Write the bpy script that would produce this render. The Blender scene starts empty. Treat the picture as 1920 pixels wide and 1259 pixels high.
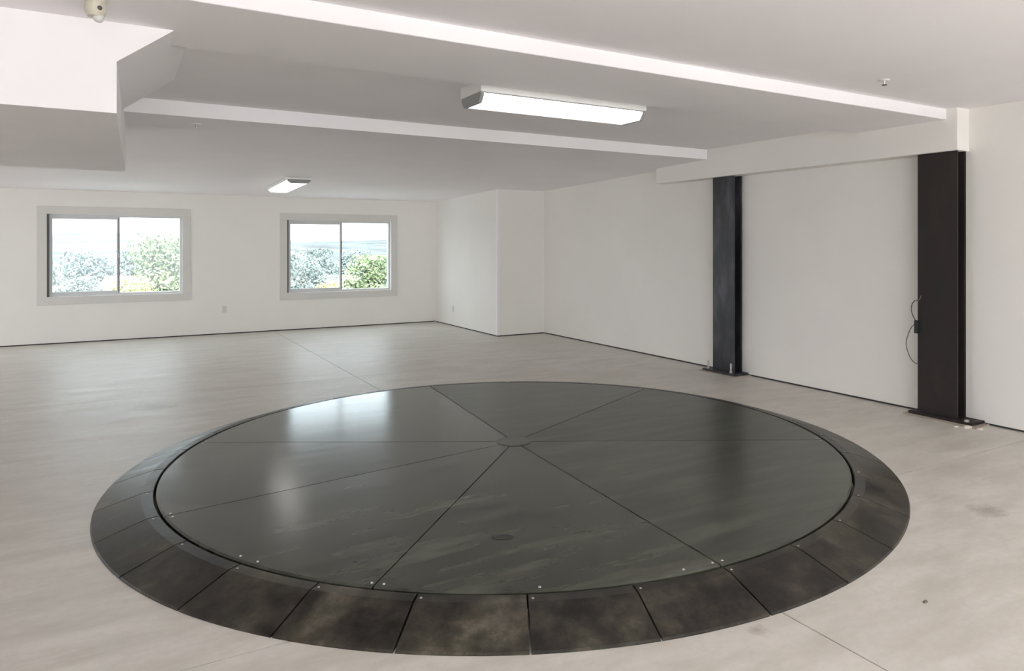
import bpy, bmesh, math, random
from mathutils import Vector, Matrix, noise

random.seed(11)
S = bpy.context.scene
COL = S.collection

# ------------------------------------------------------------------ camera
F_PX, HORIZON, CX, EYE, YAW = 1351.8, 459.3, 1043.6, 1.55, math.radians(31.339)
cam_d = bpy.data.cameras.new('camera')
cam = bpy.data.objects.new('camera', cam_d)
COL.objects.link(cam)
cam_d.sensor_fit = 'HORIZONTAL'
cam_d.sensor_width = 36.0
cam_d.lens = 36.0 * F_PX / 1920.0
cam_d.shift_x = (960.0 - CX) / 1920.0
cam_d.shift_y = (HORIZON - 629.5) / 1920.0
cam_d.clip_end = 3000
cam.location = (0, 0, EYE)
cam.rotation_euler = (math.radians(90), 0, -YAW)
S.camera = cam

# ------------------------------------------------------------------ light
SKY = 4.7
world = bpy.data.worlds.new('hazy_sky')
S.world = world
world.use_nodes = True
bg = world.node_tree.nodes['Background']
bg.inputs[0].default_value = (0.84, 0.92, 1.0, 1)
bg.inputs[1].default_value = SKY

sun_d = bpy.data.lights.new('sun', 'SUN')
sun_d.energy = 17.0
sun_d.angle = math.radians(3)
sun_d.color = (1.0, 0.975, 0.965)
sun = bpy.data.objects.new('sun', sun_d)
COL.objects.link(sun)
sun.rotation_euler = Vector((0.25, 1.05, -1.0)).to_track_quat('-Z', 'Y').to_euler()

S.view_settings.view_transform = 'Standard'
S.view_settings.look = 'None'
S.view_settings.gamma = 1.0
S.view_settings.use_curve_mapping = False
S.view_settings.exposure = 0.16
S.cycles.max_bounces = 14
S.cycles.diffuse_bounces = 10
S.cycles.transparent_max_bounces = 16
S.cycles.sample_clamp_indirect = 6.0

def portal(name, loc, rot, sx, sy):
    # sampling guide for the sky light coming in through an opening; it emits nothing itself
    d = bpy.data.lights.new(name, 'AREA')
    d.shape = 'RECTANGLE'; d.size = sx; d.size_y = sy
    d.cycles.is_portal = True
    o = bpy.data.objects.new(name, d); COL.objects.link(o)
    o.location = loc; o.rotation_euler = rot
R90 = math.radians(90)

# ------------------------------------------------------------------ helpers
def link(name, me, mat=None, parent=None, smooth=False):
    o = bpy.data.objects.new(name, me)
    COL.objects.link(o)
    if mat is not None and not me.materials:
        me.materials.append(mat)
    if smooth:
        for p in me.polygons: p.use_smooth = True
    if parent is not None:
        o.parent = parent
    return o

def bm_mesh(bm, name):
    bmesh.ops.recalc_face_normals(bm, faces=bm.faces)
    me = bpy.data.meshes.new(name)
    bm.to_mesh(me); bm.free()
    return me

def add_box(bm, x0, x1, y0, y1, z0, z1):
    v = [bm.verts.new(p) for p in ((x0,y0,z0),(x1,y0,z0),(x1,y1,z0),(x0,y1,z0),(x0,y0,z1),(x1,y0,z1),(x1,y1,z1),(x0,y1,z1))]
    for f in ((0,3,2,1),(4,5,6,7),(0,1,5,4),(1,2,6,5),(2,3,7,6),(3,0,4,7)):
        bm.faces.new([v[i] for i in f])
    return v

def box_obj(name, b, mat, parent=None, bevel=0.0):
    bm = bmesh.new()
    for bb in (b if isinstance(b[0], (tuple, list)) else [b]):
        add_box(bm, *bb)
    if bevel:
        bmesh.ops.bevel(bm, geom=bm.edges[:], offset=bevel, segments=2, affect='EDGES', profile=0.5)
    return link(name, bm_mesh(bm, name), mat, parent)

def add_cyl(bm, p, r0, r1, h, n=16, axis='Z'):
    rings = []
    for (r, t) in ((r0, 0.0), (r1, h)):
        ring = []
        for i in range(n):
            a = 2*math.pi*i/n
            c, s = r*math.cos(a), r*math.sin(a)
            if axis == 'Z': q = (p[0]+c, p[1]+s, p[2]+t)
            elif axis == 'X': q = (p[0]+t, p[1]+c, p[2]+s)
            else: q = (p[0]+c, p[1]+t, p[2]+s)
            ring.append(bm.verts.new(q))
        rings.append(ring)
    for i in range(n):
        j = (i+1) % n
        bm.faces.new((rings[0][i], rings[0][j], rings[1][j], rings[1][i]))
    bm.faces.new(rings[0][::-1]); bm.faces.new(rings[1])

def cyl_obj(name, p, r0, r1, h, mat, parent=None, n=16, axis='Z'):
    bm = bmesh.new(); add_cyl(bm, p, r0, r1, h, n, axis)
    return link(name, bm_mesh(bm, name), mat, parent)

def prism_mesh(name, poly, axis, a, b):
    # poly: list of 2D points, extruded along axis from a to b
    bm = bmesh.new()
    def pt(q, t):
        return {'X': (t, q[0], q[1]), 'Y': (q[0], t, q[1]), 'Z': (q[0], q[1], t)}[axis]
    A = [bm.verts.new(pt(q, a)) for q in poly]; B = [bm.verts.new(pt(q, b)) for q in poly]
    n = len(poly)
    bm.faces.new(A[::-1]); bm.faces.new(B)
    for i in range(n):
        j = (i+1) % n
        bm.faces.new((A[i], A[j], B[j], B[i]))
    return bm_mesh(bm, name)

def tube_mesh(name, pts, r, n=8):
    bm = bmesh.new(); rings = []
    P = [Vector(p) for p in pts]
    for i, p in enumerate(P):
        t = (P[min(i+1, len(P)-1)] - P[max(i-1, 0)]).normalized()
        u = t.orthogonal().normalized() if i == 0 else (u - t*u.dot(t)).normalized()
        w = t.cross(u)
        rr = r[i] if isinstance(r, (list, tuple)) else r
        rings.append([bm.verts.new(p + rr*(math.cos(2*math.pi*k/n)*u + math.sin(2*math.pi*k/n)*w)) for k in range(n)])
    for a, b in zip(rings, rings[1:]):
        for k in range(n):
            bm.faces.new((a[k], a[(k+1) % n], b[(k+1) % n], b[k]))
    bm.faces.new(rings[0][::-1]); bm.faces.new(rings[-1])
    return bm_mesh(bm, name)

def smooth_pts(pts, n=8):
    P = [Vector(p) for p in pts]; out = []
    for i in range(len(P)-1):
        p0, p1, p2, p3 = P[max(i-1, 0)], P[i], P[i+1], P[min(i+2, len(P)-1)]
        for k in range(n):
            t = k/n
            out.append(0.5*((2*p1)+(p2-p0)*t+(2*p0-5*p1+4*p2-p3)*t*t+(3*p1-p0-3*p2+p3)*t**3))
    out.append(P[-1])
    return out

def empty(name, loc=(0, 0, 0)):
    o = bpy.data.objects.new(name, None); COL.objects.link(o)
    o.location = loc; o.empty_display_size = 0.1
    return o

def tag(o, label, cat, group=None):
    o['label'] = label; o['category'] = cat
    if group: o['group'] = group
    return o

def struct(o, label=None):
    o['kind'] = 'structure'
    if label: o['label'] = label
    return o

# ------------------------------------------------------------------ materials
class NT:
    def __init__(self, name):
        self.m = bpy.data.materials.new(name); self.m.use_nodes = True
        self.t = self.m.node_tree
        self.b = self.t.nodes['Principled BSDF']
    def n(self, typ, **kw):
        nd = self.t.nodes.new(typ)
        for k, v in kw.items():
            if k.startswith('i_'):
                nd.inputs[k[2:].replace('_', ' ')].default_value = v
            else: setattr(nd, k, v)
        return nd
    def l(self, a, b): self.t.links.new(a, b)
    def coord(self, scale=(1, 1, 1), rot=(0, 0, 0), world=False):
        mp = self.n('ShaderNodeMapping')
        mp.inputs['Scale'].default_value = scale; mp.inputs['Rotation'].default_value = rot
        if world:
            g = self.n('ShaderNodeNewGeometry'); self.l(g.outputs['Position'], mp.inputs['Vector'])
        else:
            g = self.n('ShaderNodeTexCoord'); self.l(g.outputs['Object'], mp.inputs['Vector'])
        return mp.outputs[0]
    def noise(self, vec, scale, detail=4, rough=0.55):
        nd = self.n('ShaderNodeTexNoise')
        nd.inputs['Scale'].default_value = scale; nd.inputs['Detail'].default_value = detail
        nd.inputs['Roughness'].default_value = rough
        self.l(vec, nd.inputs['Vector'])
        return nd.outputs['Fac']
    def ramp(self, fac, stops):
        r = self.n('ShaderNodeValToRGB'); e = r.color_ramp.elements
        while len(e) < len(stops): e.new(0.5)
        for k, (p, c) in enumerate(stops):
            e[k].position = p
            e[k].color = c if len(c) == 4 else (*c, 1)
        self.l(fac, r.inputs[0])
        return r.outputs[0]
    def mix(self, fac, a, b, mode='MIX'):
        nd = self.n('ShaderNodeMix', data_type='RGBA', blend_type=mode)
        for s, v in ((0, fac), (6, a), (7, b)):
            if hasattr(v, 'is_output'): self.l(v, nd.inputs[s])
            elif s == 0: nd.inputs[s].default_value = v
            else: nd.inputs[s].default_value = (*v, 1)
        return nd.outputs[2]
    def math(self, op, a, b=None, clamp=False):
        nd = self.n('ShaderNodeMath', operation=op, use_clamp=clamp)
        for i, v in enumerate((a, b)):
            if v is None: continue
            if hasattr(v, 'is_output'): self.l(v, nd.inputs[i])
            else: nd.inputs[i].default_value = v
        return nd.outputs[0]
    def bump(self, h, strength=0.2, dist=0.01):
        nd = self.n('ShaderNodeBump'); nd.inputs['Strength'].default_value = strength
        nd.inputs['Distance'].default_value = dist
        self.l(h, nd.inputs['Height']); self.l(nd.outputs[0], self.b.inputs['Normal'])

def simple(name, col, rough=0.5, metal=0.0, spec=0.5, var=0.06, scale=6.0):
    k = NT(name)
    f = k.noise(k.coord(world=True), scale)
    d = tuple(max(0, c*(1-var)) for c in col); u = tuple(min(1, c*(1+var)) for c in col)
    k.l(k.ramp(f, [(0.3, d), (0.7, u)]), k.b.inputs['Base Color'])
    k.b.inputs['Roughness'].default_value = rough
    k.b.inputs['Metallic'].default_value = metal
    k.b.inputs['Specular IOR Level'].default_value = spec
    return k.m

def paint(name, col, var=0.025, rough=0.75):
    k = NT(name)
    v = k.coord(world=True)
    f = k.noise(v, 0.9, 3)
    d = tuple(c*(1-var) for c in col); u = tuple(min(1, c*(1+var)) for c in col)
    k.l(k.ramp(f, [(0.3, d), (0.7, u)]), k.b.inputs['Base Color'])
    k.b.inputs['Roughness'].default_value = rough
    k.b.inputs['Specular IOR Level'].default_value = 0.25
    k.bump(k.noise(v, 140, 2), 0.05, 0.002)
    return k.m

M = {}
M['wall'] = paint('wall_paint', (0.83, 0.805, 0.765))
M['ceil'] = paint('ceiling_paint', (0.88, 0.85, 0.86))
M['trim'] = paint('window_trim_paint', (0.68, 0.66, 0.625))
M['vinyl'] = simple('window_vinyl', (0.60, 0.60, 0.60), 0.4, var=0.02)  # white frames greyed, their backlit shade put into the base colour
M['vinyl_dark'] = simple('window_gasket', (0.10, 0.10, 0.10), 0.5)
M['gap'] = simple('shadow_gap', (0.05, 0.048, 0.045), 0.9)
M['joint'] = simple('joint_filler', (0.22, 0.20, 0.18), 0.9)
M['white'] = simple('white_enamel', (0.80, 0.80, 0.78), 0.35, var=0.02)
M['plate'] = simple('white_plastic', (0.66, 0.65, 0.62), 0.4, var=0.02)
M['endcap'] = simple('grey_end_cap', (0.30, 0.30, 0.29), 0.5, var=0.03)
M['beige'] = simple('beige_plastic', (0.60, 0.56, 0.46), 0.45, var=0.04)
M['black'] = simple('black_plastic', (0.012, 0.012, 0.012), 0.45)
M['galv'] = simple('zinc_bolt', (0.50, 0.48, 0.45), 0.4, 0.6)
M['wire'] = simple('cable_grey', (0.16, 0.13, 0.12), 0.5)
M['chip'] = simple('plaster', (0.72, 0.66, 0.60), 0.9)
M['darkchip'] = simple('dark_chip', (0.16, 0.13, 0.10), 0.9)
M['grout'] = simple('grout', (0.34, 0.29, 0.24), 0.9, var=0.2)

# glass
k = NT('window_glass')
tr = k.n('ShaderNodeBsdfTransparent'); tr.inputs[0].default_value = (0.93, 0.96, 0.95, 1)
gl = k.n('ShaderNodeBsdfGlossy'); gl.inputs['Roughness'].default_value = 0.02
mx = k.n('ShaderNodeMixShader'); mx.inputs[0].default_value = 0.05
k.l(tr.outputs[0], mx.inputs[1]); k.l(gl.outputs[0], mx.inputs[2])
k.l(mx.outputs[0], k.t.nodes['Material Output'].inputs['Surface'])
M['glass'] = k.m

# concrete floor
k = NT('concrete_floor')
v = k.coord(world=True)
big = k.noise(v, 0.55, 4, 0.6)
col = k.ramp(big, [(0.25, (0.58, 0.552, 0.51)), (0.5, (0.65, 0.622, 0.577)), (0.75, (0.71, 0.684, 0.642))])
mid = k.noise(k.coord((1.0, 3.2, 1.0), (0, 0, YAW), True), 1.7, 6, 0.65)
col = k.mix(k.ramp(mid, [(0.36, (0.75,)*3), (0.60, (0,)*3)]), col, (0.50, 0.47, 0.42))
fine = k.noise(v, 22, 5, 0.7)
col = k.mix(k.ramp(fine, [(0.30, (0.35,)*3), (0.55, (0,)*3)]), col, (0.50, 0.475, 0.43))
pale = k.noise(k.coord((1, 2.2, 1), (0, 0, 0.3), True), 0.9, 5, 0.7)
col = k.mix(k.ramp(pale, [(0.58, (0,)*3), (0.72, (0.5,)*3)]), col, (0.76, 0.74, 0.71))
# a few stains, each with a place and shape of its own
pos = k.n('ShaderNodeNewGeometry').outputs['Position']
for (sx, sy, r, amt) in ((4.33, 2.28, 0.13, 0.55), (2.2, 2.05, 0.05, 0.5), (5.4, 2.55, 0.10, 0.25), (-0.1, 2.75, 0.2, 0.2), (0.3, 7.9, 0.25, 0.3)):
    d = k.n('ShaderNodeVectorMath', operation='DISTANCE'); k.l(pos, d.inputs[0]); d.inputs[1].default_value = (sx, sy, 0)
    w = k.math('ADD', d.outputs['Value'], k.math('MULTIPLY', k.math('SUBTRACT', fine, 0.5), r*1.6))
    f = k.math('MULTIPLY', k.math('SUBTRACT', 1.0, k.math('DIVIDE', w, r), True), amt)
    col = k.mix(f, col, (0.16, 0.12, 0.09))
k.l(col, k.b.inputs['Base Color'])
k.l(k.ramp(mid, [(0.3, (0.38,)*3), (0.7, (0.52,)*3)]), k.b.inputs['Roughness'])
k.b.inputs['Specular IOR Level'].default_value = 0.4
k.bump(k.noise(v, 9, 5, 0.6), 0.08, 0.01)
M['floor'] = k.m

# turntable deck: dark rolled steel with a worn sheen
k = NT('deck_steel')
v = k.coord(world=True)
a = k.noise(k.coord((0.55, 3.4, 1), (0, 0, YAW), True), 2.4, 5, 0.6)
col = k.ramp(a, [(0.32, (0.026, 0.028, 0.020)), (0.5, (0.052, 0.056, 0.043)), (0.66, (0.088, 0.091, 0.072))])
b = k.noise(k.coord((0.8, 1.6, 1), (0, 0, YAW), True), 4.0, 4, 0.6)
col = k.mix(k.ramp(b, [(0.25, (0.55,)*3), (0.62, (0,)*3)]), col, (0.036, 0.034, 0.026))
k.l(col, k.b.inputs['Base Color'])
wear = k.n('ShaderNodeAttribute', attribute_type='OBJECT', attribute_name='wear')
k.l(k.math('ADD', wear.outputs['Fac'], k.math('MULTIPLY', k.math('SUBTRACT', a, 0.5), 0.08)), k.b.inputs['Roughness'])
k.b.inputs['Specular IOR Level'].default_value = 0.5
k.bump(k.noise(k.coord((0.6, 2.4, 1), (0, 0, YAW), True), 3.0, 2, 0.5), 0.015, 0.02)
M['deck'] = k.m

# ramp plates: blotchy dark steel, each plate its own shade
k = NT('ramp_steel')
v = k.coord(world=True)
a = k.noise(v, 4.2, 7, 0.68)
oi = k.n('ShaderNodeObjectInfo')
a2 = k.math('ADD', a, k.math('MULTIPLY', k.math('SUBTRACT', oi.outputs['Random'], 0.5), 0.14))
col = k.ramp(a2, [(0.37, (0.006, 0.005, 0.004)), (0.47, (0.024, 0.020, 0.015)), (0.57, (0.052, 0.047, 0.032)), (0.68, (0.115, 0.10, 0.08))])
b = k.noise(v, 13, 5, 0.7)
col = k.mix(k.ramp(b, [(0.32, (0.55,)*3), (0.5, (0,)*3)]), col, (0.03, 0.025, 0.02))
k.l(col, k.b.inputs['Base Color'])
k.l(k.ramp(a, [(0.3, (0.28,)*3), (0.7, (0.48,)*3)]), k.b.inputs['Roughness'])
k.b.inputs['Specular IOR Level'].default_value = 0.4
k.bump(b, 0.12, 0.01)
M['ramp'] = k.m

def column_steel(name, c0, c1, c2, rough):
    k = NT(name)
    a = k.noise(k.coord((3.0, 3.0, 0.9), (0, 0, 0), True), 2.0, 6, 0.65)
    col = k.ramp(a, [(0.30, c0), (0.52, c1), (0.76, c2)])
    k.l(col, k.b.inputs['Base Color'])
    k.l(k.ramp(a, [(0.3, (rough,)*3), (0.7, (rough+0.2,)*3)]), k.b.inputs['Roughness'])
    k.bump(k.noise(k.coord(world=True), 16, 4), 0.08, 0.005)
    return k.m
M['steel_blue'] = column_steel('mill_scale_sheen', (0.012, 0.012, 0.013), (0.032, 0.033, 0.040), (0.11, 0.105, 0.13), 0.30)  # mill scale, with the bluish reflected sheen put into the colour
M['steel_brown'] = column_steel('brown_primer_steel', (0.008, 0.005, 0.0045), (0.015, 0.0095, 0.0085), (0.034, 0.021, 0.019), 0.55)

# lamp diffuser
k = NT('lamp_diffuser')
k.b.inputs['Base Color'].default_value = (0.9, 0.9, 0.88, 1)
k.b.inputs['Roughness'].default_value = 0.4
k.b.inputs['Emission Color'].default_value = (1.0, 0.97, 0.92, 1)
rib = k.n('ShaderNodeTexWave'); rib.inputs['Scale'].default_value = 40
k.l(k.coord(world=False), rib.inputs['Vector'])
k.l(k.math('ADD', k.math('MULTIPLY', rib.outputs['Fac'], 0.2), 1.9), k.b.inputs['Emission Strength'])
M['lamp'] = k.m

# ------------------------------------------------------------------ room shell
XL, XR, YB, YF = -7.0, 6.38, -4.2, 13.68
Z1, ZB1, Z2, ZB2, ZF = 2.740, 2.648, 2.722, 2.602, 2.415     # ceiling bay, beam, bay, step, at far wall
YS1, YE1, YS2 = 3.62, 4.50, 6.62
ZTOP = 3.05
GAP = 0.018

# floor: a base with cast slabs divided by saw-cut joints
floor = struct(box_obj('floor', (XL-0.2, XR+0.2, YB-0.1, YF+0.2, -0.20, -0.012), M['joint']))
xs = [XL, -3.1, 2.39, XR]; ys = [YB, 2.95, 8.45, YF]
g = 0.0035
for i in range(3):
    for j in range(3):
        box_obj('floor_slab', (xs[i]+(g if i else -0.2), xs[i+1]-(g if i < 2 else -0.2), ys[j]+(g if j else -0.1), ys[j+1]-(g if j < 2 else -0.2), -0.012, 0.0), M['floor'], floor)

# far wall with two window openings
W1 = (-0.94, 0.935, 0.735, 2.03)
W2 = (2.62, 4.55, 0.675, 2.00)
T = 0.20
x0, x1 = XL-0.2, XR+0.2
bs = []
cuts = [x0, W1[0], W1[1], W2[0], W2[1], x1]
for i in (0, 2, 4): bs.append((cuts[i], cuts[i+1], YF, YF+T, GAP, ZTOP))
for w in (W1, W2):
    bs += [(w[0], w[1], YF, YF+T, GAP, w[2]), (w[0], w[1], YF, YF+T, w[3], ZTOP)]
struct(box_obj('wall_far', bs, M['wall']))
struct(box_obj('gap_shade_far', (XL, 5.47, YF+0.012, YF+0.1, 0, GAP), M['gap']))  # dark strip stands in for the shade in the gap under the wall

# right wall, pier in the far corner
struct(box_obj('wall_right', (XR, XR+0.2, YB, YF, GAP, ZTOP), M['wall']))
struct(box_obj('gap_shade_right', (XR+0.012, XR+0.1, YB, 10.9, 0, GAP), M['gap']))  # shade of the gap below the wall, put in as a dark strip
pier = struct(box_obj('wall_pier', (5.47, XR+0.01, 10.90, YF+0.01, GAP, ZTOP), M['wall']))
struct(box_obj('gap_shade_pier', (5.482, XR, 10.912, YF, 0, GAP), M['gap']))  # near-black strip in place of the shade under the pier
box_obj('corner_bead', (5.455, 5.50, 10.885, 10.93, GAP, 2.47), M['ceil'], pier, 0.006)

# left wall with an opening added to light the room, back wall with the vehicle doors (both behind the view)
LO = [(7.8, 12.2, 0.0, 2.30)]
bs = []
yc = [YB-0.2, LO[0][0], LO[0][1], YF+0.2]
for i in (0, 2): bs.append((XL-0.2, XL, yc[i], yc[i+1], 0, ZTOP))
for o in LO:
    bs.append((XL-0.2, XL, o[0], o[1], o[3], ZTOP))
    if o[2] > 0: bs.append((XL-0.2, XL, o[0], o[1], 0, o[2]))
struct(box_obj('wall_left', bs, M['wall']))
BO = (-3.6, 5.9, 0.0, 2.58)
struct(box_obj('wall_back', [(XL-0.2, BO[0], YB-0.2, YB, 0, ZTOP), (BO[1], XR+0.2, YB-0.2, YB, 0, ZTOP), (BO[0], BO[1], YB-0.2, YB, BO[3], ZTOP)], M['wall']))
for o in LO:
    portal('sky_portal', (XL-0.1, (o[0]+o[1])/2, (o[2]+o[3])/2), (0, -R90, 0), o[3]-o[2], o[1]-o[0])
portal('sky_portal', ((BO[0]+BO[1])/2, YB-0.1, BO[3]/2), (R90, 0, 0), BO[1]-BO[0], BO[3])
for w in (W1, W2):
    portal('sky_portal', ((w[0]+w[1])/2, YF+T+0.02, (w[2]+w[3])/2), (-R90, 0, 0), w[1]-w[0], w[3]-w[2])

# ceiling bays, dropped beam, step and the long slope to the far wall
XC0, XC1 = XL-0.2, XR+0.2
struct(box_obj('ceiling', (XC0, XC1, YB-0.2, YS1, Z1, ZTOP+0.1), M['ceil']))
struct(box_obj('ceiling_beam', (XC0, XC1, YS1, YE1, ZB1, ZTOP+0.1), M['ceil'], bevel=0.006))
struct(box_obj('ceiling', (XC0, XC1, YE1, YS2, Z2, ZTOP+0.1), M['ceil']))
struct(link('ceiling', prism_mesh('ceiling_slope', [(YS2, ZB2), (YF+0.2, ZF-0.006), (YF+0.2, ZTOP+0.1), (YS2, ZTOP+0.1)], 'X', XC0, XC1), M['ceil']))

# boxed header over the steel columns
struct(box_obj('header_beam', (6.20, XR+0.02, 3.52, 7.60, 2.372, ZTOP), M['wall'], bevel=0.005))

# bulkhead hanging at the left with a sloped haunch
BF, BK = 4.17, 7.45
bm = bmesh.new()
fr = [(XL-0.1, 2.2), (-0.004, 2.2), (-0.004, ZTOP), (XL-0.1, ZTOP)]
bk = [(XL-0.1, 2.2), (0.060, 2.2), (0.060, ZTOP), (XL-0.1, ZTOP)]
A = [bm.verts.new((x, BF, z)) for x, z in fr]; B = [bm.verts.new((x, BK, z)) for x, z in bk]
bm.faces.new(A); bm.faces.new(B[::-1])
for i in range(4): bm.faces.new((A[i], A[(i+1) % 4], B[(i+1) % 4], B[i]))
bulk = struct(link('ceiling_bulkhead', bm_mesh(bm, 'ceiling_bulkhead'), M['ceil']))
link('haunch', prism_mesh('haunch', [(-0.05, 2.455), (-0.004, 2.455), (0.40, 2.765), (0.40, 2.95), (-0.05, 2.95)], 'Y', BF+0.0005, 5.78), M['ceil'], bulk)

# ------------------------------------------------------------------ windows
def window(name, w, label):
    xa, xb, za, zb = w
    root = empty(name, ((xa+xb)/2, YF, za)); struct(root, label)
    def part(nm, b, mat, par=root, bevel=0.0):
        # boxes in world space -> local
        o = box_obj(nm, b, mat, par, bevel)
        off = Vector(root.location) if par is root else Vector(root.location)
        o.data.transform(Matrix.Translation(-off))
        return o
    c = 0.125; yf = YF-0.014
    part('casing', (xa-c, xb+c, yf, YF, zb, zb+c), M['trim'], bevel=0.003)
    part('casing', (xa-c, xb+c, yf, YF, za-c, za), M['trim'], bevel=0.003)
    part('casing', (xa-c, xa, yf, YF, za, zb), M['trim'], bevel=0.003)
    part('casing', (xb, xb+c, yf, YF, za, zb), M['trim'], bevel=0.003)
    t = 0.035; y0, y1 = YF+0.05, YF+0.15
    part('outer_frame', [(xa, xb, y0, y1, za, za+t), (xa, xb, y0, y1, zb-t, zb), (xa, xa+t, y0, y1, za+t, zb-t), (xb-t, xb, y0, y1, za+t, zb-t)], M['vinyl'])
    part('track_gasket', (xa, xa+0.03, y0-0.03, y0, za, zb), M['vinyl_dark'])
    xm = xa + (xb-xa)*0.505; s = 0.036
    # sliding sash at the left, fixed pane at the right
    ya, yb = y0+0.005, y0+0.045
    sa = part('sliding_sash', [(xa+t, xm+s/2, ya, yb, za+t, za+t+s), (xa+t, xm+s/2, ya, yb, zb-t-s, zb-t), (xa+t, xa+t+s, ya, yb, za+t+s, zb-t-s), (xm-s/2, xm+s/2, ya, yb, za+t+s, zb-t-s)], M['vinyl'])
    part('pane', (xa+t+s, xm-s/2, ya+0.015, ya+0.021, za+t+s, zb-t-s), M['glass'], sa)
    part('sash_gasket', (xm+s/2-0.012, xm+s/2+0.004, ya-0.003, yb, za+t, zb-t), M['vinyl_dark'], sa)
    part('latch', (xm-0.012, xm+0.012, ya-0.012, ya, (za+zb)/2-0.04, (za+zb)/2+0.04), M['vinyl'], sa, 0.003)
    part('pane', (xm+s/2, xb-t, y1-0.035, y1-0.029, za+t, zb-t), M['glass'])
    return root
window('window_1', W1, 'wide sliding window at the left of the far wall')
window('window_2', W2, 'sliding window nearer the white pier on the far wall')

# ------------------------------------------------------------------ turntable
CT = Vector((2.517, 4.743, 0.0))
R_OUT, R_IN, ZD = 2.646, 2.326, 0.0856
deck = tag(empty('car_turntable', CT), 'large round dark steel car turntable deck raised in the concrete floor', 'turntable')
sect = [-94.0, -54.0+24, 27.0, 84.0, 149.0, 188.0, 227.0, 266.0]   # seam angles in degrees
gap_s = 0.0036
WEAR = [0.30, 0.34, 0.30, 0.17, 0.16, 0.18, 0.22]
for a0, a1 in zip(sect, sect[1:]):
    n = max(8, int((a1-a0)/2))
    bm = bmesh.new()
    ring_t, ring_m, ring_b, in_t, in_b = [], [], [], [], []
    ra, rb = math.radians(a0), math.radians(a1)
    RO, RI = R_IN, 0.1325
    for i in range(n+1):
        t = i/n
        def pt(r, z):
            d = gap_s/r
            an = ra+d + (rb-ra-2*d)*t
            return bm.verts.new((r*math.cos(an), r*math.sin(an), z))
        ring_t.append(pt(RO-0.012, ZD)); ring_m.append(pt(RO, ZD-0.006)); ring_b.append(pt(RO, ZD-0.03))
        in_t.append(pt(RI, ZD)); in_b.append(pt(RI, ZD-0.03))
    for i in range(n):
        bm.faces.new((in_t[i], ring_t[i], ring_t[i+1], in_t[i+1]))
        bm.faces.new((ring_t[i], ring_m[i], ring_m[i+1], ring_t[i+1]))
        bm.faces.new((ring_m[i], ring_b[i], ring_b[i+1], ring_m[i+1]))
        bm.faces.new((in_b[i], in_t[i], in_t[i+1], in_b[i+1]))
        bm.faces.new((in_b[i+1], ring_b[i+1], ring_b[i], in_b[i]))
    for i in (0, n):
        bm.faces.new((in_t[i], in_b[i], ring_b[i], ring_m[i], ring_t[i]))
    pl = link('deck_plate', bm_mesh(bm, 'deck_plate'), M['deck'], deck)
    pl['wear'] = WEAR[sect.index(a0)]     # how worn-matt each plate is
cyl_obj('support_drum', (0, 0, 0.0), 2.30, 2.30, ZD-0.03, M['black'], deck, n=128)
bm = bmesh.new(); add_cyl(bm, (0, 0, ZD-0.03), 0.130, 0.130, 0.030, 40); add_cyl(bm, (0, 0, ZD), 0.130, 0.122, 0.004, 40)
link('hub_cap', bm_mesh(bm, 'hub_cap'), M['deck'], deck)['wear'] = 0.3
# rim screws beside the seams, and a recessed finger pull
bolt_me = None
def screw(par, r, ang, z, rad=0.011, name='screw'):
    global bolt_me
    if bolt_me is None:
        bm = bmesh.new(); add_cyl(bm, (0, 0, 0), 0.0065, 0.005, 0.003, 10); bolt_me = bm_mesh(bm, 'screw'); bolt_me.materials.append(M['galv'])
    o = link(name, bolt_me, None, par)
    o.location = (r*math.cos(math.radians(ang)), r*math.sin(math.radians(ang)), z)
    return o
for s in sect[:-1]:
    for d in (-0.5, 0.9): screw(deck, R_IN-0.035, s+d, ZD)
for a in (-115.2, -98.5, -149, 208): screw(deck, R_IN-0.035, a, ZD)
bm = bmesh.new()
n = 24
o_ = [bm.verts.new((0.055*math.cos(2*math.pi*i/n), 0.035*math.sin(2*math.pi*i/n), 0.0015)) for i in range(n)]
i_ = [bm.verts.new((0.045*math.cos(2*math.pi*i/n), 0.026*math.sin(2*math.pi*i/n), 0.0025)) for i in range(n)]
c_ = [bm.verts.new((0.036*math.cos(2*math.pi*i/n), 0.02*math.sin(2*math.pi*i/n), 0.0005)) for i in range(n)]
for q, w in ((o_, i_), (i_, c_)):
    for i in range(n): bm.faces.new((q[i], q[(i+1) % n], w[(i+1) % n], w[i]))
bm.faces.new(c_)
fp = link('finger_pull', bm_mesh(bm, 'finger_pull'), M['gap'], deck)
fp.location = (1.75*math.cos(math.radians(-119.8)), 1.75*math.sin(math.radians(-119.8)), ZD)
fp.rotation_euler = (0, 0, -YAW)

ring = tag(empty('ramp_ring', CT), 'dark steel ramp ring of sloped plates around the round turntable', 'ramp')
NP = 32; st = 360.0/NP; A0 = -116.6
RA, RL, RB = R_IN+0.014, R_IN+0.075, R_OUT
half = math.radians(st/2); n = 6
bm = bmesh.new()
prof = [(RA, 0.0), (RA, ZD-0.008), (RA+0.004, ZD-0.003), (RL, ZD-0.006), (RB-0.006, 0.010), (RB, 0.004), (RB, 0.0)]
rows = []
for i in range(n+1):
    t = -1 + 2*i/n
    row = []
    for (r, z) in prof:
        an = t*(half - 0.0042/r)
        row.append(bm.verts.new((r*math.cos(an), r*math.sin(an), z)))
    rows.append(row)
for p, q in zip(rows, rows[1:]):
    for j in range(len(prof)):
        jj = (j+1) % len(prof)
        bm.faces.new((p[j], p[jj], q[jj], q[j]))
bm.faces.new(rows[0][::-1]); bm.faces.new(rows[-1])
plate_me = bm_mesh(bm, 'ramp_plate'); plate_me.materials.append(M['ramp'])
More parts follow.
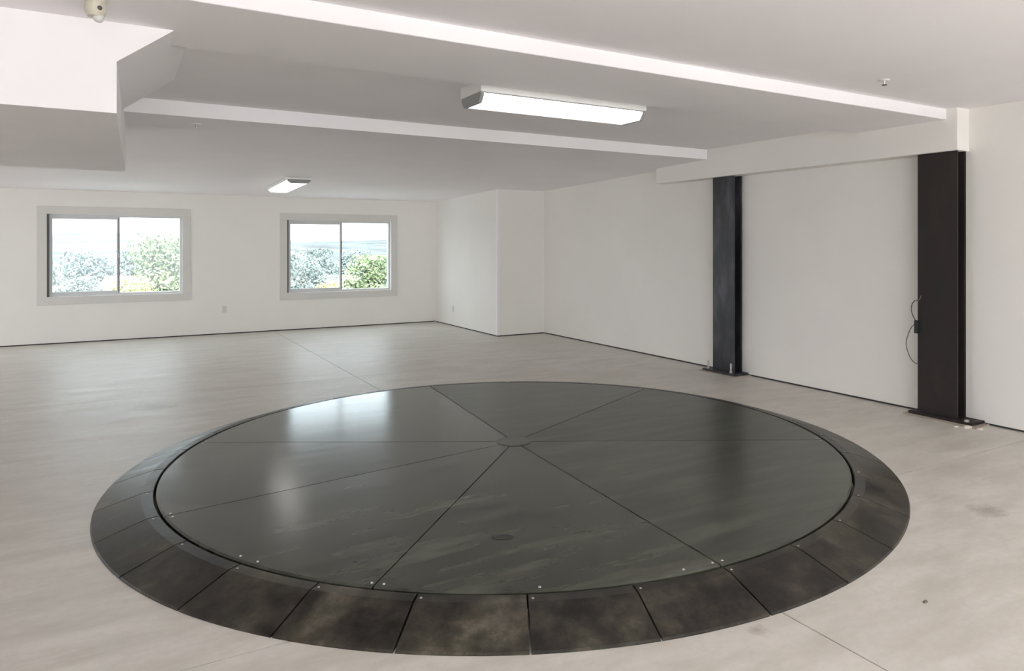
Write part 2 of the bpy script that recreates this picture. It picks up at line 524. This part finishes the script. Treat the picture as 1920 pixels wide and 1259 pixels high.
for kx in range(NP):
    o = link('ramp_plate', plate_me, None, ring)
    o.rotation_euler = (0, 0, math.radians(A0 + st*(kx+0.5)))
    for sg, rr in ((-1, RA+0.035),):
        screw(o, rr, sg*(st/2-0.55), ZD-0.006)

# ------------------------------------------------------------------ steel columns
def column(y0, y1, mat, label, bolts, plate):
    xf = 6.235
    root = tag(empty('steel_column', (xf, (y0+y1)/2, 0)), label, 'column')
    def part(nm, b, m, bev=0.0):
        o = box_obj(nm, b, m, root, bev); o.data.transform(Matrix.Translation(-Vector(root.location))); return o
    zt, zb = 2.372, 0.035
    part('flange', (xf, xf+0.022, y0, y1, zb, zt), mat, 0.002)
    part('flange', (XR-0.024, XR-0.002, y0, y1, zb, zt), mat, 0.002)
    ym = (y0+y1)/2
    part('web', (xf+0.022, XR-0.024, ym-0.008, ym+0.008, zb, zt), mat)
    part('base_plate', (xf+plate[0], XR-0.002, y0+plate[1], y1+plate[2], 0.012, zb), mat, 0.002)
    part('grout_pad', (xf+plate[0]-0.03, XR-0.002, y0+plate[1]-0.04, y1+plate[2]+0.03, 0.0, 0.012), M['grout'])
    for (bx, by, h) in bolts:
        bo = cyl_obj('anchor_bolt', (bx-root.location.x, by-root.location.y, zb), 0.011, 0.011, h, M['galv'], root, 12)
        cyl_obj('nut', (bx-root.location.x, by-root.location.y, zb), 0.021, 0.021, 0.018, M['galv'], bo, 6)
    return root
column(6.205, 6.555, M['steel_blue'], 'blue-grey steel column nearer the far wall, with upright anchor bolts', [(6.185, 6.58, 0.10), (6.185, 6.20, 0.11)], (-0.09, -0.10, 0.09))
column(3.545, 3.905, M['steel_brown'], 'dark brown steel column nearest the camera, with a loose cable on its edge', [(6.20, 3.44, 0.02)], (-0.05, -0.16, 0.06))

# cable looped on the near column
cab = tag(empty('loose_cable', (6.25, 3.93, 1.0)), 'thin dark cable looping out beside the brown steel column', 'cable')
def bp_x(x, y, X=6.27):
    t = (x-CX)/F_PX
    d = Vector((math.sin(YAW)+t*math.cos(YAW), math.cos(YAW)-t*math.sin(YAW)))
    s = X/d.x
    return Vector((X, s*d.y, EYE-(y-HORIZON)/F_PX*s))
org = Vector(cab.location)
def loop(pts, nm, r):
    P = [bp_x(x, y, X)-org for x, y, X in pts]
    link(nm, tube_mesh(nm, smooth_pts(P), r), M['wire'], cab, True)
loop([(1727, 555, 6.225), (1723, 563, 6.226), (1716, 564, 6.25), (1710, 571, 6.26), (1709, 583, 6.26), (1713, 595, 6.26), (1719, 604, 6.24)], 'upper_loop', 0.005)
loop([(1718, 606, 6.24), (1709, 614, 6.26), (1702, 630, 6.27), (1699, 645, 6.27), (1704, 665, 6.27), (1712, 678, 6.26), (1722, 684, 6.24)], 'lower_loop', 0.004)
p = bp_x(1720, 613, 6.235)-org
box_obj('junction_clip', (p.x-0.02, p.x+0.012, p.y-0.018, p.y+0.022, p.z-0.06, p.z+0.06), M['black'], cab, 0.006)

# ------------------------------------------------------------------ ceiling lamps
def lamp(name, loc, L, Wd, Hh, h, rotz, tilt, label):
    root = tag(empty(name, loc), label, 'ceiling light', 'fluorescent ceiling lights')
    root.rotation_euler = (tilt, 0, rotz)
    box_obj('housing', (-L/2, L/2, -Wd/2, Wd/2, -h, -0.001), M['white'], root, 0.006)
    # wraparound diffuser with sloped sides
    w0, w1 = Wd/2-0.018, Wd/2-0.055
    poly = [(-w0, -h), (-w0, -h-0.022), (-w1, -Hh), (w1, -Hh), (w0, -h-0.022), (w0, -h)]
    link('diffuser', prism_mesh('diffuser', poly, 'X', -L/2+0.03, L/2-0.03), M['lamp'], root)
    box_obj('seam_channel', (-L/2+0.006, L/2-0.006, -w0-0.006, w0+0.006, -h-0.006, -h), M['endcap'], root)
    for sx in (-1, 1):
        xx = sorted((sx*(L/2-0.03), sx*(L/2-0.004)))
        me = prism_mesh('end_cap', [(a*1.02, b*1.02 if b < -h-0.001 else b) for a, b in poly], 'X', xx[0], xx[1])
        link('end_cap', me, M['endcap'], root)
    return root
lamp('fluorescent_light', (2.93, 4.80, Z2), 1.48, 0.36, 0.155, 0.085, 0, 0, 'long lit fluorescent ceiling light in the bay between the two ceiling steps')
slope = math.atan2(ZF-0.006-ZB2, YF+0.2-YS2)
yl = 11.3; zl = ZB2 + math.tan(slope)*(yl-YS2)
lamp('fluorescent_light', (2.18, yl, zl), 1.55, 0.34, 0.08, 0.03, R90, 0, 'small distant lit fluorescent ceiling light near the far wall')
bpy.data.objects['fluorescent_light.001'].rotation_euler = (Matrix.Rotation(slope, 4, 'X') @ Matrix.Rotation(R90, 4, 'Z')).to_euler()

# ------------------------------------------------------------------ small fittings
def sprinkler(loc, label, dm):
    root = tag(empty('sprinkler_head', loc), label, 'sprinkler', 'ceiling sprinkler heads')
    bm = bmesh.new(); add_cyl(bm, (0, 0, -0.008), 0.030, 0.040, 0.008, 24)
    link('escutcheon', bm_mesh(bm, 'escutcheon'), M['white'], root)
    cyl_obj('stem', (0, 0, -0.034), 0.007, 0.012, 0.026, M['galv'], root, 12)
    bm = bmesh.new(); add_cyl(bm, (0, 0, -0.040), 0.020, 0.016, 0.005, 12)
    link('deflector', bm_mesh(bm, 'deflector'), dm, root)
sprinkler((4.72, 3.21, Z1), 'small sprinkler head on the upper ceiling near the header', M['vinyl_dark'])
sprinkler((0.58, 6.92, ZB2+math.tan(slope)*0.30), 'small white sprinkler head on the low ceiling beside the bulkhead', M['white'])

def outlet(loc, rz, label):
    root = tag(empty('wall_outlet', loc), label, 'outlet', 'wall outlets')
    root.rotation_euler = (0, 0, rz)
    box_obj('cover_plate', (-0.036, 0.036, -0.007, 0.0, -0.058, 0.058), M['plate'], root, 0.003)
    for dz in (-0.021, 0.021):
        s = box_obj('socket', (-0.017, 0.017, -0.010, -0.006, dz-0.014, dz+0.014), M['trim'], root, 0.003)
        box_obj('slot', [(-0.008, -0.005, -0.0108, -0.0098, dz-0.006, dz+0.006), (0.005, 0.008, -0.0108, -0.0098, dz-0.006, dz+0.006)], M['vinyl_dark'], s)
outlet((1.58, YF, 0.43), 0, 'white outlet plate low on the far wall between the two windows')
outlet((5.47, 12.77, 0.33), -R90, 'white outlet plate low on the bright side of the white pier')

# beige security camera under the ceiling beam
sc = tag(empty('security_camera', (-0.085, 3.86, ZB1)), 'beige security camera hanging from the ceiling beam before the white bulkhead', 'camera')
cyl_obj('mount', (0, 0, -0.014), 0.038, 0.044, 0.014, M['beige'], sc, 24)
bm = bmesh.new()
for (r0, r1, z0, h) in ((0.042, 0.043, -0.052, 0.038), (0.032, 0.042, -0.068, 0.016)): add_cyl(bm, (0, 0, z0), r0, r1, h, 28)
link('housing', bm_mesh(bm, 'housing'), M['beige'], sc)
bm = bmesh.new(); bmesh.ops.create_uvsphere(bm, u_segments=20, v_segments=12, radius=0.023)
o = link('lens_ball', bm_mesh(bm, 'lens_ball'), M['plate'], sc, True); o.location = (0.012, -0.006, -0.072)
bm = bmesh.new(); bmesh.ops.create_uvsphere(bm, u_segments=16, v_segments=10, radius=0.010)
o = link('sensor_eye', bm_mesh(bm, 'sensor_eye'), M['vinyl_dark'], sc, True); o.location = (0.017, -0.038, -0.036)

# chips on the floor
def chip(loc, s, mat, label, group=None):
    bm = bmesh.new(); bmesh.ops.create_icosphere(bm, subdivisions=2, radius=1)
    for v_ in bm.verts:
        v_.co *= 1 + 0.35*noise.noise(v_.co*1.3 + Vector(loc)*7)
        v_.co.x *= s[0]; v_.co.y *= s[1]; v_.co.z = max(v_.co.z, -0.45)*s[2]
    zmin = min(v_.co.z for v_ in bm.verts)
    for v_ in bm.verts: v_.co.z -= zmin
    o = link('plaster_chip' if mat is not M['darkchip'] else 'dark_chip', bm_mesh(bm, 'chip'), mat)
    o.location = loc
    tag(o, label, 'debris', group)
chip((6.14, 3.40, 0), (0.05, 0.03, 0.014), M['chip'], 'largest pale plaster chip on the floor by the brown column base', 'plaster chips by the column')
chip((6.17, 3.31, 0), (0.03, 0.02, 0.010), M['chip'], 'small pale plaster chip furthest right of the brown column base', 'plaster chips by the column')
chip((6.09, 3.47, 0), (0.025, 0.018, 0.008), M['chip'], 'small pale plaster chip directly in front of the brown column base', 'plaster chips by the column')
chip((2.99, 1.837, 0), (0.014, 0.008, 0.006), M['darkchip'], 'tiny dark chip on the bare concrete at the lower right')

# ------------------------------------------------------------------ outside
M['grass'] = simple('dry_grass', (0.22, 0.22, 0.12), 0.9, var=0.3, scale=0.4)
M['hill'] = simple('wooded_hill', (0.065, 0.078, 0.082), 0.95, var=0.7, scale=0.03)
M['drive'] = simple('driveway_concrete', (0.44, 0.435, 0.425), 0.8, var=0.08, scale=1.5)
M['bark'] = simple('bark', (0.12, 0.09, 0.06), 0.9)
M['leaf_y'] = simple('leaf_yellow_green', (0.34, 0.35, 0.14), 0.6, var=0.35, scale=3)
M['leaf_g'] = simple('leaf_green', (0.17, 0.22, 0.11), 0.6, var=0.35, scale=3)
M['leaf_b'] = simple('leaf_haze_tint', (0.14, 0.18, 0.17), 0.6, var=0.35, scale=3)  # distance haze put into the leaf colour as a blue tint
M['stucco'] = simple('pale_stucco', (0.62, 0.58, 0.52), 0.9)
M['roof'] = simple('roof_tile', (0.30, 0.24, 0.21), 0.9)
M['winglass'] = simple('dark_window', (0.06, 0.07, 0.08), 0.15)

struct(box_obj('driveway', (-16, 12, -20, YB-0.1, -0.25, -0.03), M['drive']))
struct(box_obj('bounce_slab', (-6, 14, YF+0.25, YF+5.5, -0.55, -0.35), M['drive']))  # unseen pale slab added to bounce sunlight up onto the far ceiling
struct(box_obj('terrace', (-18, XL-0.2, YB-0.1, YF+1.0, -0.25, -0.03), M['drive']))  # unseen ground outside the added left opening

def ground_z(x, y):
    d = max(0.0, y-15.0)
    z = -0.8 - 9.0*min(1.0, d/45.0)**0.8 - 1.0*min(1.0, max(0, d-60)/120.0)
    if y > 230:
        z += (y-230)*0.040*(1+0.3*math.sin(x*0.009+1.0)+0.2*math.sin(x*0.021+2.2))
    z += 0.7*noise.noise(Vector((x*0.03, y*0.03, 0)))*min(1, d/20)
    return z
bm = bmesh.new()
gx = [-320+16*i for i in range(56)]; gy = [14.2, 16, 19, 23, 28, 34, 42, 52, 64, 78, 95, 115, 140, 170, 200, 230, 265, 300, 340, 390, 450, 520, 600]
grid = [[bm.verts.new((x*(0.12+0.88*min(1, y/160.0)), y, ground_z(x*(0.12+0.88*min(1, y/160.0)), y))) for x in gx] for y in gy]
for a, b in zip(grid, grid[1:]):
    for i in range(len(gx)-1): bm.faces.new((a[i], a[i+1], b[i+1], b[i]))
hill = struct(link('hillside', bm_mesh(bm, 'hillside'), M['hill'], None, True))

def tree(x, y, ztop, rad, leafmat, label, nleaf=7000, ls=0.055):
    zg = ground_z(x, y)-0.1
    root = tag(empty('tree', (x, y, zg)), label, 'tree', 'trees outside the windows')
    rnd = random.Random(int(x*100+y*31))
    h = ztop-zg
    trunk = [Vector((0.06*h*math.sin(i*1.3)*0.3, 0.05*h*math.cos(i)*0.2, h*0.85*i/6)) for i in range(7)]
    link('trunk', tube_mesh('trunk', trunk, [0.02*h*(1-0.13*i)+0.02 for i in range(7)], 8), M['bark'], root)
    cl = []
    for i in range(15):
        t = rnd.random()
        zc = h*(0.42+0.52*t); rr = rad*(1.0-0.55*t)
        an = rnd.random()*6.283; q = rr*math.sqrt(rnd.random())*0.85
        cl.append((Vector((q*math.cos(an), q*math.sin(an), zc)), rad*(0.30+0.22*rnd.random())))
    vs, fs = [], []
    for i in range(nleaf):
        c, r = cl[rnd.randrange(len(cl))]
        d = Vector((rnd.gauss(0, 1), rnd.gauss(0, 1), rnd.gauss(0, 1))).normalized()
        p = c + d*r*(0.55+0.5*rnd.random())
        if p.z > h: p.z = h - rnd.random()*0.2
        u = Vector((rnd.gauss(0, 1), rnd.gauss(0, 1), rnd.gauss(0, 1))).normalized(); w = u.orthogonal().normalized()
        s = ls*(0.6+0.8*rnd.random()); b = len(vs)
        vs += [p-u*s, p+w*s*0.5, p+u*s, p-w*s*0.5]; fs.append((b, b+1, b+2, b+3))
    me = bpy.data.meshes.new('foliage'); me.from_pydata(vs, [], fs); me.materials.append(leafmat)
    fo = link('foliage', me, None, root); fo['kind'] = 'stuff'
    return root
tree(1.15, 23.0, 1.85, 1.15, M['leaf_g'], 'bushy green tree filling the right half of the left window', 9000)
tree(0.25, 20.5, 0.75, 0.75, M['leaf_y'], 'yellow-green shrubby tree low in the middle of the left window', 6000, 0.045)
tree(7.2, 23.5, 1.2, 1.35, M['leaf_g'], 'green tree at the right edge of the right window', 8000)
tree(5.35, 22.0, 0.45, 0.65, M['leaf_y'], 'yellow-green shrubby tree left of centre in the right window', 5000, 0.045)
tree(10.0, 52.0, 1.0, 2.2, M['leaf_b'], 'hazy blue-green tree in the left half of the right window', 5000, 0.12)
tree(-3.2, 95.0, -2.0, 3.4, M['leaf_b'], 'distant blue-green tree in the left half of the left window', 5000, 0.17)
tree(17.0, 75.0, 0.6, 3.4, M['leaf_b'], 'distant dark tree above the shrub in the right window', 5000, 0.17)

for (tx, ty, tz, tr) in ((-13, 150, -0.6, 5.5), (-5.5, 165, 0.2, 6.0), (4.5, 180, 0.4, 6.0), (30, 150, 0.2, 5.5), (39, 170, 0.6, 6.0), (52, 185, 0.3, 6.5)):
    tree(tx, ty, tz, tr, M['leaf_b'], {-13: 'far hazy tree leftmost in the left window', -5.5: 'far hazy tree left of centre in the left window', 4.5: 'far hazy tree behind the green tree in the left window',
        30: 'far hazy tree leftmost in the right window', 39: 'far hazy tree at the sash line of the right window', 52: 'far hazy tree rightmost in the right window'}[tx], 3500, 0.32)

def house(x, y, w, d, h, rz, label):
    zg = ground_z(x, y)-0.4
    root = tag(empty('house', (x, y, zg)), label, 'house', 'distant houses'); root.rotation_euler = (0, 0, rz)
    wl = box_obj('walls', (-w/2, w/2, -d/2, d/2, 0, h), M['stucco'], root)
    link('roof', prism_mesh('roof', [(-d/2-0.5, h), (d/2+0.5, h), (0, h+1.6)], 'X', -w/2-0.5, w/2+0.5), M['roof'], root)
    for i in range(3):
        xx = -w/2+w*(i+0.5)/3
        box_obj('window', (xx-0.7, xx+0.7, -d/2-0.03, -d/2+0.05, h*0.45, h*0.8), M['winglass'], root)
house(-4.0, 118, 14, 9, 5.0, 0.15, 'pale distant house low in the left half of the left window')
house(6.0, 150, 15, 9, 5.5, -0.2, 'pale distant house behind the green tree in the left window')
house(31, 135, 13, 9, 5.0, 0.1, 'pale distant house in the left half of the right window')
house(60, 150, 15, 9, 5.0, -0.1, 'pale distant house in the right half of the right window')
